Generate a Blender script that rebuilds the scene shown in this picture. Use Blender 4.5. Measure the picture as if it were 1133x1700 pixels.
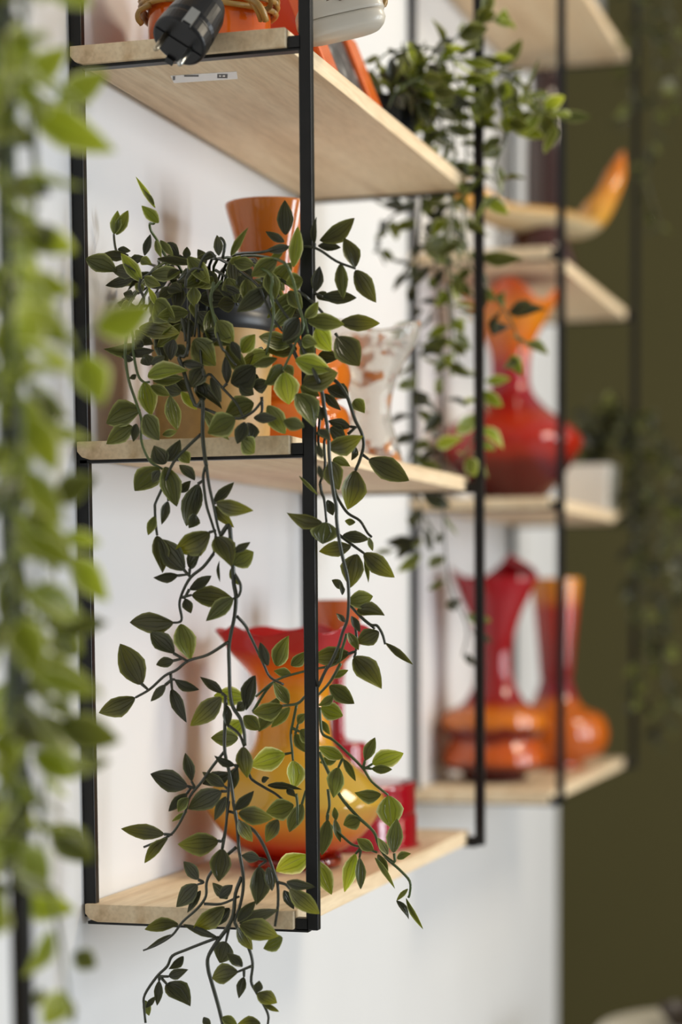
import bpy, bmesh, math, random
from mathutils import Vector, Matrix
R = random.Random(7)
for o in list(bpy.data.objects): bpy.data.objects.remove(o)
scn = bpy.context.scene
COL = scn.collection

# ------------------------------------------------------------------ camera, world, lights, exposure
FPX = 3507.97                                   # focal length in pixels of the 1133x1700 frame
CAM = Vector((0.83226, -1.90720, 1.50986))
FW = Vector((-0.28478622, 0.95495168, -0.08345112))
RT = Vector((0.95844534, 0.28517972, -0.00741956))
UP = Vector((-0.01671325, 0.08209633, 0.99648425))
CY = 1290.93                                    # the picture is a shifted (rise) view: optical axis row
cd = bpy.data.cameras.new('camera'); cam = bpy.data.objects.new('camera', cd); COL.objects.link(cam)
cd.sensor_fit = 'AUTO'; cd.sensor_width = 36; cd.lens = FPX / 1700 * 36
cd.shift_y = (CY - 850) / 1700; cd.shift_x = 0
cd.clip_start = 0.05
cam.matrix_world = Matrix(((RT.x, UP.x, -FW.x, CAM.x), (RT.y, UP.y, -FW.y, CAM.y), (RT.z, UP.z, -FW.z, CAM.z), (0, 0, 0, 1)))
cd.dof.use_dof = True; cd.dof.focus_distance = 2.03; cd.dof.aperture_fstop = 2.35
cd.dof.aperture_blades = 0
scn.camera = cam

w = bpy.data.worlds.new('world'); scn.world = w; w.use_nodes = True
bg = w.node_tree.nodes['Background']; bg.inputs[0].default_value = (0.97, 0.97, 0.95, 1); bg.inputs[1].default_value = 0.35

def area(name, loc, target, sx, sy, power, col):
    l = bpy.data.lights.new(name, 'AREA'); l.shape = 'RECTANGLE'; l.size = sx; l.size_y = sy; l.energy = power; l.color = col
    o = bpy.data.objects.new(name, l); COL.objects.link(o); o.location = loc
    o.rotation_euler = (Vector(target) - Vector(loc)).to_track_quat('-Z', 'Y').to_euler()
    return o
area('high_window_light', (2.25, 1.15, 3.35), (0.0, 0.45, 1.55), 0.75, 0.75, 38, (1.0, 0.87, 0.66))
for wy, wp, wc in ((0.1, 42, (0.84, 0.92, 1.0)), (1.35, 42, (0.90, 0.95, 1.0)), (2.6, 9, (1.0, 0.84, 0.62))):
    area('window_light', (3.5, wy, 1.7), (0.0, wy - .5, 1.6), 0.5, 1.6, wp, wc)
for p in ((2.2, 1.75, 2.35), (2.35, 1.45, 2.3)):
    l = bpy.data.lights.new('spot_lamp', 'POINT'); l.energy = 3; l.shadow_soft_size = .035; l.color = (1, .9, .75)
    o = bpy.data.objects.new('spot_lamp', l); COL.objects.link(o); o.location = p
vs = scn.view_settings
vs.view_transform = 'Standard'; vs.look = 'None'; vs.gamma = 1; vs.use_curve_mapping = False; vs.exposure = 0.0

# ------------------------------------------------------------------ helpers
def ray(x, y): return FW + RT * ((x - 566.5) / FPX) + UP * ((CY - y) / FPX)
def atY(x, y, Y):
    r = ray(x, y); return CAM + r * ((Y - CAM.y) / r.y)
def atZ(x, y, Z):
    r = ray(x, y); return CAM + r * ((Z - CAM.z) / r.z)
def depth(P): return (P - CAM).dot(FW)
def mpp(P): return depth(P) / FPX               # metres per pixel at P

def link(name, me, mat=None, parent=None, loc=(0, 0, 0)):
    o = bpy.data.objects.new(name, me); COL.objects.link(o); o.location = loc
    if mat and not me.materials: me.materials.append(mat)
    if parent: o.parent = parent
    return o
def obj(name, bm, mat, parent=None, loc=(0, 0, 0), smooth=True, bevel=0, mats=None):
    me = bpy.data.meshes.new(name)
    if smooth:
        for f in bm.faces: f.smooth = True
    bm.to_mesh(me); bm.free()
    for m in (mats or [mat]): me.materials.append(m)
    o = link(name, me, None, parent, loc)
    if bevel:
        b = o.modifiers.new('bevel', 'BEVEL'); b.width = bevel; b.segments = 2; b.limit_method = 'ANGLE'; b.harden_normals = False
    return o
def tag(o, label=None, cat=None, group=None, kind=None):
    if label: o['label'] = label
    if cat: o['category'] = cat
    if group: o['group'] = group
    if kind: o['kind'] = kind
    return o
def thing(name, label, cat, loc=(0, 0, 0), group=None):
    o = bpy.data.objects.new(name, None); COL.objects.link(o); o.location = loc; o.empty_display_size = .05
    return tag(o, label, cat, group)

def box(bm, x0, x1, y0, y1, z0, z1, M=None):
    v = [bm.verts.new((x, y, z)) for x in (x0, x1) for y in (y0, y1) for z in (z0, z1)]
    if M:
        for q in v: q.co = M @ q.co
    for f in ((0, 1, 3, 2), (4, 6, 7, 5), (0, 4, 5, 1), (2, 3, 7, 6), (0, 2, 6, 4), (1, 5, 7, 3)): bm.faces.new([v[i] for i in f])
    return v
def newbox(*a, **k):
    bm = bmesh.new(); box(bm, *a, **k); return bm
def catmull(P, n):
    P = [Vector(p) for p in P]
    if len(P) < 3: return [P[0].lerp(P[-1], i / n) for i in range(n + 1)]
    Q = [P[0] * 2 - P[1]] + P + [P[-1] * 2 - P[-2]]; out = []
    for i in range(1, len(Q) - 2):
        a, b, c, d = Q[i - 1:i + 3]
        for k in range(n):
            t = k / n
            out.append(0.5 * ((2 * b) + (c - a) * t + (2 * a - 5 * b + 4 * c - d) * t * t + (3 * b - a - 3 * c + d) * t ** 3))
    out.append(P[-1]); return out
def tube(bm, P, r, seg=6, r1=None, n=4, cap=True):
    P = catmull(P, n); up = Vector((0.31, 0.77, 0.55)); rings = []
    m = len(P)
    for i, p in enumerate(P):
        t = (P[min(i + 1, m - 1)] - P[max(i - 1, 0)])
        if t.length < 1e-9: t = Vector((0, 0, 1))
        t.normalize(); a = t.cross(up)
        if a.length < 1e-3: a = t.cross(Vector((1, 0, 0)))
        a.normalize(); b = t.cross(a); up = -b if False else up
        rr = r if r1 is None else r + (r1 - r) * i / (m - 1)
        rings.append([bm.verts.new(p + (a * math.cos(2 * math.pi * k / seg) + b * math.sin(2 * math.pi * k / seg)) * rr) for k in range(seg)])
    for A, B in zip(rings, rings[1:]):
        for k in range(seg): bm.faces.new((A[k], A[(k + 1) % seg], B[(k + 1) % seg], B[k]))
    if cap:
        bm.faces.new(rings[0][::-1]); bm.faces.new(rings[-1])
def lathe(prof, seg=48, n=4, mod=None, closed=False):
    """prof: (radius, z) list; mod(i_fraction,theta,r,z)->(r,z)"""
    pts = catmull([(r, z, 0) for r, z in prof], n) if n > 1 else [Vector((r, z, 0)) for r, z in prof]
    bm = bmesh.new(); rings = []; zlo = min(z for r, z in prof)
    for i, p in enumerate(pts):
        r, z = max(p.x, 0.0), max(p.y, zlo)
        if r < 1e-5: rings.append([bm.verts.new((0, 0, z))]); continue
        ring = []
        for k in range(seg):
            th = 2 * math.pi * k / seg
            rr, zz = mod(i / (len(pts) - 1), th, r, z) if mod else (r, z)
            ring.append(bm.verts.new((rr * math.cos(th), rr * math.sin(th), zz)))
        rings.append(ring)
    for A, B in zip(rings, rings[1:]):
        if len(A) == 1 and len(B) == 1: continue
        for k in range(seg):
            k2 = (k + 1) % seg
            if len(A) == 1: bm.faces.new((A[0], B[k2], B[k]))
            elif len(B) == 1: bm.faces.new((A[k], A[k2], B[0]))
            else: bm.faces.new((A[k], A[k2], B[k2], B[k]))
    bmesh.ops.recalc_face_normals(bm, faces=bm.faces)
    return bm

# ------------------------------------------------------------------ materials
def mat(name):
    m = bpy.data.materials.new(name); m.use_nodes = True
    nt = m.node_tree; b = nt.nodes['Principled BSDF']
    return m, nt, b, nt.nodes, nt.links
def ramp(N, stops, interp='LINEAR'):
    c = N.new('ShaderNodeValToRGB'); e = c.color_ramp.elements; c.color_ramp.interpolation = interp
    while len(e) < len(stops): e.new(0.5)
    for i, (p, col) in enumerate(stops): e[i].position = p; e[i].color = (*col, 1)
    return c
def simple(name, col, rough=.5, metal=0, spec=.5, coat=0, noise=0):
    m, nt, b, N, L = mat(name)
    b.inputs['Base Color'].default_value = (*col, 1); b.inputs['Roughness'].default_value = rough
    b.inputs['Metallic'].default_value = metal; b.inputs['Specular IOR Level'].default_value = spec; b.inputs['Coat Weight'].default_value = coat
    if noise:
        t = N.new('ShaderNodeTexCoord'); n = N.new('ShaderNodeTexNoise'); n.inputs['Scale'].default_value = 60; n.inputs['Detail'].default_value = 5
        L.new(t.outputs['Object'], n.inputs['Vector'])
        r = ramp(N, [(.3, tuple(c * (1 - noise) for c in col)), (.7, tuple(min(1, c * (1 + noise)) for c in col))])
        L.new(n.outputs[0], r.inputs[0]); L.new(r.outputs[0], b.inputs['Base Color'])
        bp = N.new('ShaderNodeBump'); bp.inputs['Strength'].default_value = .08; bp.inputs['Distance'].default_value = .002
        L.new(n.outputs[0], bp.inputs['Height']); L.new(bp.outputs[0], b.inputs['Normal'])
    return m
def wood():
    m, nt, b, N, L = mat('pine_wood')
    t = N.new('ShaderNodeTexCoord'); mp = N.new('ShaderNodeMapping'); mp.inputs['Scale'].default_value = (26, 1.6, 26)
    L.new(t.outputs['Object'], mp.inputs[0])
    n = N.new('ShaderNodeTexNoise'); n.inputs['Scale'].default_value = 1; n.inputs['Detail'].default_value = 3; n.inputs['Distortion'].default_value = .6
    L.new(mp.outputs[0], n.inputs['Vector'])
    r = ramp(N, [(.28, (.54, .37, .20)), (.44, (.79, .60, .38)), (.60, (.87, .70, .47)), (.78, (.68, .48, .27))])
    L.new(n.outputs[0], r.inputs[0])
    n2 = N.new('ShaderNodeTexNoise'); n2.inputs['Scale'].default_value = 9; n2.inputs['Detail'].default_value = 4
    mp2 = N.new('ShaderNodeMapping'); mp2.inputs['Scale'].default_value = (30, 3, 30); L.new(t.outputs['Object'], mp2.inputs[0]); L.new(mp2.outputs[0], n2.inputs['Vector'])
    mx = N.new('ShaderNodeMixRGB'); mx.blend_type = 'MULTIPLY'; mx.inputs[0].default_value = .5
    r2 = ramp(N, [(.35, (.78, .75, .7)), (.6, (1, 1, 1))]); L.new(n2.outputs[0], r2.inputs[0])
    L.new(r.outputs[0], mx.inputs[1]); L.new(r2.outputs[0], mx.inputs[2]); L.new(mx.outputs[0], b.inputs['Base Color'])
    b.inputs['Roughness'].default_value = .6
    return m
def zglass(name, stops, h, rough=.06, transl=.35):
    """opaline coloured glass, own colours and some painted shade in bands up the height (object z)"""
    m, nt, b, N, L = mat(name)
    t = N.new('ShaderNodeTexCoord'); s = N.new('ShaderNodeSeparateXYZ'); L.new(t.outputs['Object'], s.inputs[0])
    d = N.new('ShaderNodeMath'); d.operation = 'DIVIDE'; d.inputs[1].default_value = h; L.new(s.outputs[2], d.inputs[0])
    n = N.new('ShaderNodeTexNoise'); n.inputs['Scale'].default_value = 22; L.new(t.outputs['Object'], n.inputs['Vector'])
    a = N.new('ShaderNodeMath'); a.operation = 'MULTIPLY_ADD'; a.inputs[1].default_value = .05; L.new(n.outputs[0], a.inputs[0]); L.new(d.outputs[0], a.inputs[2])
    a2 = N.new('ShaderNodeMath'); a2.operation = 'SUBTRACT'; a2.inputs[1].default_value = .025; L.new(a.outputs[0], a2.inputs[0])
    c = ramp(N, stops); L.new(a2.outputs[0], c.inputs[0]); L.new(c.outputs[0], b.inputs['Base Color'])
    b.inputs['Roughness'].default_value = rough; b.inputs['Coat Weight'].default_value = .5; b.inputs['Coat Roughness'].default_value = .02
    tr = N.new('ShaderNodeBsdfTranslucent'); L.new(c.outputs[0], tr.inputs[0])
    mx = N.new('ShaderNodeMixShader'); mx.inputs[0].default_value = transl
    L.new(b.outputs[0], mx.inputs[1]); L.new(tr.outputs[0], mx.inputs[2]); L.new(mx.outputs[0], N['Material Output'].inputs[0])
    return m
def glass(name, col=(1, 1, 1), rough=0.0, flecks=None):
    m, nt, b, N, L = mat(name)
    b.inputs['Base Color'].default_value = (*col, 1); b.inputs['Roughness'].default_value = rough
    b.inputs['Transmission Weight'].default_value = 1; b.inputs['IOR'].default_value = 1.45
    if flecks:
        b.inputs['Transmission Weight'].default_value = .80; b.inputs['Base Color'].default_value = (.95, .93, .88, 1); b.inputs['IOR'].default_value = 1.25
        t = N.new('ShaderNodeTexCoord'); n = N.new('ShaderNodeTexNoise'); n.inputs['Scale'].default_value = 34; n.inputs['Detail'].default_value = 2
        L.new(t.outputs['Object'], n.inputs['Vector'])
        r = ramp(N, [(.585, (0, 0, 0)), (.64, (.85, .85, .85))]); L.new(n.outputs[0], r.inputs[0])
        p2 = N.new('ShaderNodeBsdfPrincipled'); p2.inputs['Base Color'].default_value = (*flecks, 1); p2.inputs['Roughness'].default_value = .1
        mx = N.new('ShaderNodeMixShader'); L.new(r.outputs[0], mx.inputs[0]); L.new(b.outputs[0], mx.inputs[1]); L.new(p2.outputs[0], mx.inputs[2])
        L.new(mx.outputs[0], N['Material Output'].inputs[0])
    return m
def leafmat(name, base, edge, tip, transl=.35, rough=.27):
    """variegated leaf: darker blade, pale rim, parallel veins (uv.x along, uv.y across)"""
    m, nt, b, N, L = mat(name)
    uv = N.new('ShaderNodeUVMap'); s = N.new('ShaderNodeSeparateXYZ'); L.new(uv.outputs[0], s.inputs[0])
    ab = N.new('ShaderNodeMath'); ab.operation = 'MULTIPLY_ADD'; ab.inputs[1].default_value = 2; ab.inputs[2].default_value = -1; L.new(s.outputs[1], ab.inputs[0])
    aa = N.new('ShaderNodeMath'); aa.operation = 'ABSOLUTE'; L.new(ab.outputs[0], aa.inputs[0])
    re = ramp(N, [(0, (.14, .14, .14)), (.12, (.02, .02, .02)), (.5, (.02, .02, .02)), (.80, (.16, .16, .16)), (.94, (.9, .9, .9)), (1, (1, 1, 1))]); L.new(aa.outputs[0], re.inputs[0])
    rv = ramp(N, [(0, (.8, .8, .8)), (.06, (0, 0, 0)), (.34, (0, 0, 0)), (.42, (.7, .7, .7)), (.5, (0, 0, 0)), (.64, (0, 0, 0)), (.70, (.3, .3, .3)), (.76, (0, 0, 0))]); L.new(aa.outputs[0], rv.inputs[0])
    rt = ramp(N, [(.35, (0, 0, 0)), (1, (1, 1, 1))]); L.new(s.outputs[0], rt.inputs[0])
    ob = N.new('ShaderNodeObjectInfo')
    mu = N.new('ShaderNodeMath'); mu.operation = 'MULTIPLY'; L.new(rt.outputs[0], mu.inputs[0]); L.new(ob.outputs['Random'], mu.inputs[1])
    c1 = N.new('ShaderNodeMixRGB'); c1.inputs[1].default_value = (*base, 1); c1.inputs[2].default_value = (*tip, 1); L.new(mu.outputs[0], c1.inputs[0])
    c2 = N.new('ShaderNodeMixRGB'); c2.inputs[2].default_value = (*edge, 1); L.new(re.outputs[0], c2.inputs[0]); L.new(c1.outputs[0], c2.inputs[1])
    dk = N.new('ShaderNodeMixRGB'); dk.blend_type = 'MULTIPLY'; dk.inputs[2].default_value = (.45, .45, .4, 1); L.new(rv.outputs[0], dk.inputs[0]); L.new(c2.outputs[0], dk.inputs[1])
    hs = N.new('ShaderNodeHueSaturation'); L.new(dk.outputs[0], hs.inputs['Color'])
    va = N.new('ShaderNodeMath'); va.operation = 'MULTIPLY_ADD'; va.inputs[1].default_value = .5; va.inputs[2].default_value = .75; L.new(ob.outputs['Random'], va.inputs[0]); L.new(va.outputs[0], hs.inputs['Value'])
    L.new(hs.outputs[0], b.inputs['Base Color']); b.inputs['Roughness'].default_value = rough; b.inputs['Specular IOR Level'].default_value = .45
    bp = N.new('ShaderNodeBump'); bp.inputs['Strength'].default_value = .55; bp.inputs['Distance'].default_value = .001; bp.invert = True
    L.new(rv.outputs[0], bp.inputs['Height']); L.new(bp.outputs[0], b.inputs['Normal'])
    tr = N.new('ShaderNodeBsdfTranslucent'); hs2 = N.new('ShaderNodeHueSaturation'); hs2.inputs['Value'].default_value = 1.5; hs2.inputs['Saturation'].default_value = 1.1
    L.new(hs.outputs[0], hs2.inputs['Color']); L.new(hs2.outputs[0], tr.inputs[0])
    mx = N.new('ShaderNodeMixShader'); mx.inputs[0].default_value = transl
    L.new(b.outputs[0], mx.inputs[1]); L.new(tr.outputs[0], mx.inputs[2]); L.new(mx.outputs[0], N['Material Output'].inputs[0])
    return m
def wallmat(name, col, rough, bump=.04):
    m, nt, b, N, L = mat(name)
    t = N.new('ShaderNodeTexCoord'); n = N.new('ShaderNodeTexNoise'); n.inputs['Scale'].default_value = 3; n.inputs['Detail'].default_value = 5
    L.new(t.outputs['Object'], n.inputs['Vector'])
    r = ramp(N, [(.3, tuple(c * .96 for c in col)), (.7, col)]); L.new(n.outputs[0], r.inputs[0]); L.new(r.outputs[0], b.inputs['Base Color'])
    n2 = N.new('ShaderNodeTexNoise'); n2.inputs['Scale'].default_value = 90; n2.inputs['Detail'].default_value = 3; L.new(t.outputs['Object'], n2.inputs['Vector'])
    bp = N.new('ShaderNodeBump'); bp.inputs['Strength'].default_value = bump; bp.inputs['Distance'].default_value = .004; L.new(n2.outputs[0], bp.inputs['Height']); L.new(bp.outputs[0], b.inputs['Normal'])
    b.inputs['Roughness'].default_value = rough
    return m

M_WALL = wallmat('white_wall_paint', (.82, .82, .82), .38)
M_OLIVE = wallmat('olive_wall_paint', (.092, .077, .018), .7)
M_FLOOR = wallmat('grey_floor', (.42, .42, .41), .5)
M_WOOD = wood()
M_BLACK = simple('black_powder_coat', (.006, .0062, .0065), .4, 0, .35, 0, .3)
M_STEEL = simple('steel', (.55, .55, .52), .3, 1)

# ------------------------------------------------------------------ setting
YW = 2.483
tag(obj('wall_left', newbox(-.12, 0, -3.2, YW, 0, 3.3), M_WALL, smooth=False), kind='structure')
tag(obj('wall_far', newbox(-2.5, 5.5, 4.0, 4.12, 0, 3.3), M_OLIVE, smooth=False), kind='structure')
tag(obj('floor', newbox(-2.5, 5.5, -3.2, 4.12, -.06, 0), M_FLOOR, smooth=False), kind='structure')

# ------------------------------------------------------------------ shelf units
D, L_, TH, OV, XF = .235, .7161, .0175, .010, .218
ZB, ZM, ZT, ZT2 = 1.1978, 1.6468, 2.0183, 2.4772
def board_bm(L):
    # profile in X-Z, lower back corner rounded off, extruded along Y
    pr = [(.003, TH), (XF, TH), (XF, 0), (.016, 0), (.008, .0025), (.003, .008)]
    bm = bmesh.new(); A = [bm.verts.new((x, -OV, z)) for x, z in pr]; B = [bm.verts.new((x, L + OV, z)) for x, z in pr]
    bm.faces.new(A[::-1]); bm.faces.new(B)
    for i in range(len(pr)):
        j = (i + 1) % len(pr); bm.faces.new((A[i], A[j], B[j], B[i]))
    bmesh.ops.recalc_face_normals(bm, faces=bm.faces)
    return bm
def shelf_unit(y0, L, label):
    t = thing('hanging_shelf', label, 'shelf', (0, y0, ZB))
    for y in (0, L):
        obj('front_post', newbox(D - .006, D + .006, y - .005, y + .005, -.001, 1.75), M_BLACK, t, smooth=False, bevel=.0012)
        obj('back_post', newbox(.0005, .0125, y - .005, y + .005, .004, 1.75), M_BLACK, t, smooth=False, bevel=.0012)
    for z in (ZB, ZM, ZT, ZT2):
        for y in (0, L):
            bm = bmesh.new(); h = z - ZB
            box(bm, .004, D - .004, y - .005, y + .006, h - .003, h + .0)      # flat rail under the board
            box(bm, XF + .001, D - .004, y - .005, y + .005, h - .001, h + .0105)   # tab to the post
            obj('cross_rail', bm, M_BLACK, t, smooth=False)
        b = obj('shelf_board', board_bm(L), M_WOOD, t, (0, 0, z - ZB), smooth=False, bevel=.0008)
        if z == ZT: t['_top'] = b.name
    for y in (0, L):
        for h in (.055, 1.2):
            s = obj('screw', lathe([(0, .0), (.0045, .0), (.004, .0016), (.0, .0024)], 12, 1), M_STEEL, t)
            s.location = (.0065, y + (.006 if y == 0 else -.0066), h); s.rotation_euler = (-math.pi / 2 if y == 0 else math.pi / 2, 0, 0)
    return t
u1 = shelf_unit(0, L_, 'black metal shelf with pine boards in the middle, holding the yellow vase and tan pot')
u2 = shelf_unit(1.269, .728, 'blurred wall shelf farthest away, beside the olive wall, holding the big red vase')
u0 = shelf_unit(-.645 - L_, L_, 'nearest wall shelf, only one dark blurred post visible at left edge of photo')
for u in (u0, u1, u2):
    del u['_top']
    u['group'] = 'wall shelf units in a row'
# sticker under the top board of the middle unit
top_board = [c for c in u1.children if c.name.startswith('shelf_board') and abs(c.location.z - (ZT - ZB)) < 1e-4][0]
M_LABEL = simple('label_paper', (.80, .78, .74), .25, 0, .5, 0)
M_INK = simple('grey_ink', (.12, .12, .12), .6)
st = bmesh.new()
pA = [atZ(283, 126, ZT - .0004), atZ(393, 119, ZT - .0004), atZ(395, 131, ZT - .0004), atZ(289, 138, ZT - .0004)]
ctr = sum(pA, Vector()) / 4
vl = [st.verts.new((p.x, p.y, p.z - ZT)) for p in pA]; vu = [st.verts.new((p.x, p.y, p.z - ZT + .0004)) for p in pA]
st.faces.new(vl); st.faces.new(vu[::-1])
for i in range(4): st.faces.new((vl[i], vl[(i + 1) % 4], vu[(i + 1) % 4], vu[i]))
bmesh.ops.recalc_face_normals(st, faces=st.faces)
tag(obj('price_sticker', st, M_LABEL, top_board, smooth=False), 'white glossy sticker')
ink = bmesh.new()
for (x0, y0, x1, y1) in ((287, 127, 291, 133), (306, 125, 330, 127.5), (361, 123.5, 378, 125), (361, 128.5, 378, 130), (361, 125, 364, 128.5), (367, 125.5, 370, 128), (374, 125, 378, 128.5)):
    q = [atZ(x, y, ZT - .0007) for x, y in ((x0, y0), (x1, y0), (x1, y1), (x0, y1))]
    ink.faces.new([ink.verts.new((p.x, p.y, p.z - ZT)) for p in q])
obj('sticker_print', ink, M_INK, top_board, smooth=False)

# ------------------------------------------------------------------ glass and pots
def base_at(px, Y, Z):                          # world point on a board at column px, depth Y
    p = atY(px, 900, Y); return Vector((p.x, Y, Z))
TB, TM, TT = ZB + TH + .0006, ZM + TH + .0006, ZT + TH + .0006

# yellow vase, bottom board of the middle unit
Y_STOPS = [(0, (.40, .012, .006)), (.10, (.62, .05, .01)), (.20, (.80, .36, .04)), (.30, (.74, .50, .07)), (.42, (.78, .52, .06)), (.55, (.86, .42, .03)), (.74, (.86, .38, .02)), (.84, (.86, .20, .015)), (.92, (.62, .02, .02)), (1, (.60, .015, .02))]
HV = .262
p = Vector((.114, .319, TB))
v = thing('ruffled_vase', 'yellow glass vase with red ruffled rim on the middle shelf lowest board', 'vase', p)
def ruf(f, th, r, z):
    a = max(0, (z - .205) / .057); a = min(a, 1.1) ** 2
    k = math.cos(7 * th + .6)
    return r * (1 + .05 * a * k + .03 * a * math.cos(3 * th)), z + .0035 * a * math.cos(7 * th + 2.2) + .003 * a * math.cos(3 * th + .8)
prof = [(.030, .012), (.052, .018), (.078, .036), (.099, .066), (.100, .076), (.086, .096), (.060, .118), (.0445, .136), (.0405, .160), (.0405, .190), (.044, .207), (.055, .222), (.068, .237), (.077, .253), (.083, .262),
        (.079, .260), (.073, .250), (.064, .237), (.050, .222), (.040, .207), (.0365, .190), (.036, .160), (.036, .14), (0, .135)]
obj('body', lathe(prof, 72, 4, ruf), zglass('yellow_opaline_glass', Y_STOPS, HV), v)
tag(obj('foot', lathe([(0, 0), (.046, 0), (.053, .006), (.050, .013), (.036, .016), (0, .015)], 48, 3), glass('red_clear_glass', (.75, .10, .03)), v), 'clear red glass foot')

# stepped red vase with orange mouth behind it
c = atZ(556, 1414, TB)
c = Vector((.115, .532, TB)); c.x = atY(562, 1408, .532).x
RED = zglass('cherry_red_glass', [(0, (.36, .003, .012)), (.55, (.42, .004, .016)), (.80, (.50, .03, .015)), (.92, (.62, .13, .03)), (1, (.62, .15, .04))], .30, .1, .14)
sv = thing('stepped_vase', 'red glass vase in wide steps with orange mouth, standing behind the yellow ruffled vase', 'vase', c)
k = .713e-3
obj('body', lathe([(0, 0), (.094, 0), (.0955, .004), (.0955, .034), (.093, .037), (.093, .039), (.094, .042), (.094, .071), (.090, .076), (.050, .078), (.037, .082), (.035, .088), (.035, .118), (.031, .124), (.012, .127), (.0085, .14), (.0085, .20), (.014, .235), (.026, .262), (.034, .287), (.036, .295), (.033, .288), (.024, .262), (.011, .235), (0, .22)], 56, 2), RED, sv)

# tan pot (plant one) on the middle board
POT = Vector((.101, .105, TM))
# orange hooped vase behind it
ORG = zglass('orange_opaline_glass', [(0, (.74, .17, .012)), (.45, (.74, .19, .015)), (.7, (.56, .13, .012)), (1, (.66, .20, .025))], .28, .07, .15)
o1 = base_at(453, .27, TM)
hv = thing('flared_vase', 'tall orange glass vase flaring at the top, behind the tan plant pot', 'vase', o1)
s = mpp(o1)
def zy(y, P, Y0=None): return atY(566, y, P.y).z - P.z           # height over the base of picture row y at depth P.y
H = [zy(r, o1) for r in (338, 455, 560, 590, 620, 652, 664, 680, 712, 738)]
obj('body', lathe([(0, 0), (.062, .0), (.075, .006), (.084, H[8]), (.082, H[7]), (.070, H[6]), (.081, H[5]), (.086, H[4]), (.078, H[3]), (.048, H[2]), (.0285, H[2] + .035), (.029, H[1]), (.038, H[1] + .04), (.0470, H[0]), (.0445, H[0] - .001), (.034, H[1] + .04), (.025, H[1]), (.02, H[2] + .03), (0, H[2] + .01)], 64, 4), ORG, hv)

# clear glass vase with orange flecks
cp = base_at(617, .45, TM)
cg = thing('clear_glass_vase', 'clear waisted glass vase with orange brown flecks and folded rim, right of the orange vase', 'vase', cp)
H = [zy(r, cp) for r in (548, 575, 610, 650, 690, 730, 774)]
def lip(f, th, r, z):
    a = max(0, (z - H[2]) / (H[0] - H[2])); a = min(a, 1) ** 2
    return r * (1 + .12 * a * math.cos(3 * th + .3)), z + .006 * a * math.cos(3 * th)
obj('body', lathe([(0, 0), (.036, 0), (.037, .004), (.030, H[5]), (.0235, H[4]), (.0265, H[3]), (.037, H[2]), (.052, H[1]), (.054, H[0] - .004), (.0525, H[0]), (.051, H[0] - .004), (.050, H[1]), (.0352, H[2]), (.0248, H[3]), (.0218, H[4]), (.0282, H[5]), (.034, .008), (0, .006)], 64, 4, lip), glass('fleck_glass', (1, 1, 1), .04, (.55, .20, .04)), cg)

# ---- far unit
# hooped red-orange vase, lowest board
hp = base_at(821, 1.45, TB)
H = [zy(r, hp) for r in (932, 985, 1030, 1080, 1130, 1165, 1182, 1205, 1226, 1242, 1258, 1276, 1296)]
hh = thing('hooped_vase', 'red vase with orange ringed belly and pointed tulip mouth on the far lowest board', 'vase', hp)
def tul(f, th, r, z):
    a = max(0, (z - H[2]) / (H[0] - H[2])); a = min(a, 1.0)
    d = math.atan2(math.sin(th - 1.15), math.cos(th - 1.15)); d2 = math.atan2(math.sin(th - 3.3), math.cos(th - 3.3))
    return r * (1 + .12 * a * math.cos(2 * (th - .29)) - .30 * a ** 3 * math.exp(-(d / .45) ** 2)), z - .034 * a * a + .040 * a * a * max(0, 1 - abs(d) / .95) + .018 * a * a * max(0, 1 - abs(d2) / .7)
HP = H[0]
REDOR = zglass('red_orange_glass', [(0, (.06, .002, .003)), (.075, (.10, .003, .003)), (.10, (.58, .10, .006)), (.17, (.60, .09, .006)), (.20, (.16, .006, .004)), (.235, (.16, .006, .004)), (.26, (.70, .18, .008)), (.32, (.66, .16, .008)), (.36, (.30, .008, .008)), (1, (.40, .004, .012))], HP, .07, .14)
obj('body', lathe([(0, 0), (.046, 0), (.052, .010), (.058, H[11]), (.080, H[11] + .006), (.085, H[10]), (.080, H[9] + .003), (.072, H[8] + .001), (.080, H[8] + .012), (.086, H[7]), (.082, H[6] + .002), (.052, H[5]), (.032, H[4]), (.028, H[3]), (.040, H[2]), (.054, H[1]), (.063, H[0]), (.060, H[0]), (.050, H[1]), (.036, H[2]), (.024, H[3]), (.020, H[4]), (0, H[5])], 64, 3, tul), REDOR, hh)
# mushroom vase with orange bulb and red trumpet
mp_ = base_at(924, 1.72, TB)
H = [zy(r, mp_) for r in (966, 990, 1060, 1120, 1168, 1180, 1215, 1245, 1258, 1284)]
mv = thing('trumpet_vase', 'red trumpet neck on bulging orange glass body, behind the ringed tulip vase', 'vase', mp_)
TR = zglass('trumpet_glass', [(0, (.55, .10, .006)), (.34, (.62, .14, .006)), (.40, (.26, .008, .02)), (.62, (.30, .02, .012)), (.84, (.46, .03, .01)), (.90, (.66, .18, .012)), (1, (.74, .28, .02))], H[0], .08, .14)
obj('body', lathe([(0, 0), (.044, 0), (.046, .012), (.052, H[8]), (.080, H[7]), (.092, H[6]), (.080, H[5] - .004), (.045, H[4]), (.028, H[3] - .01), (.029, H[3]), (.034, H[2]), (.041, H[1]), (.043, H[0]), (.040, H[0]), (.037, H[1]), (.029, H[2]), (.024, H[3]), (0, H[4])], 64, 3), TR, mv)
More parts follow.
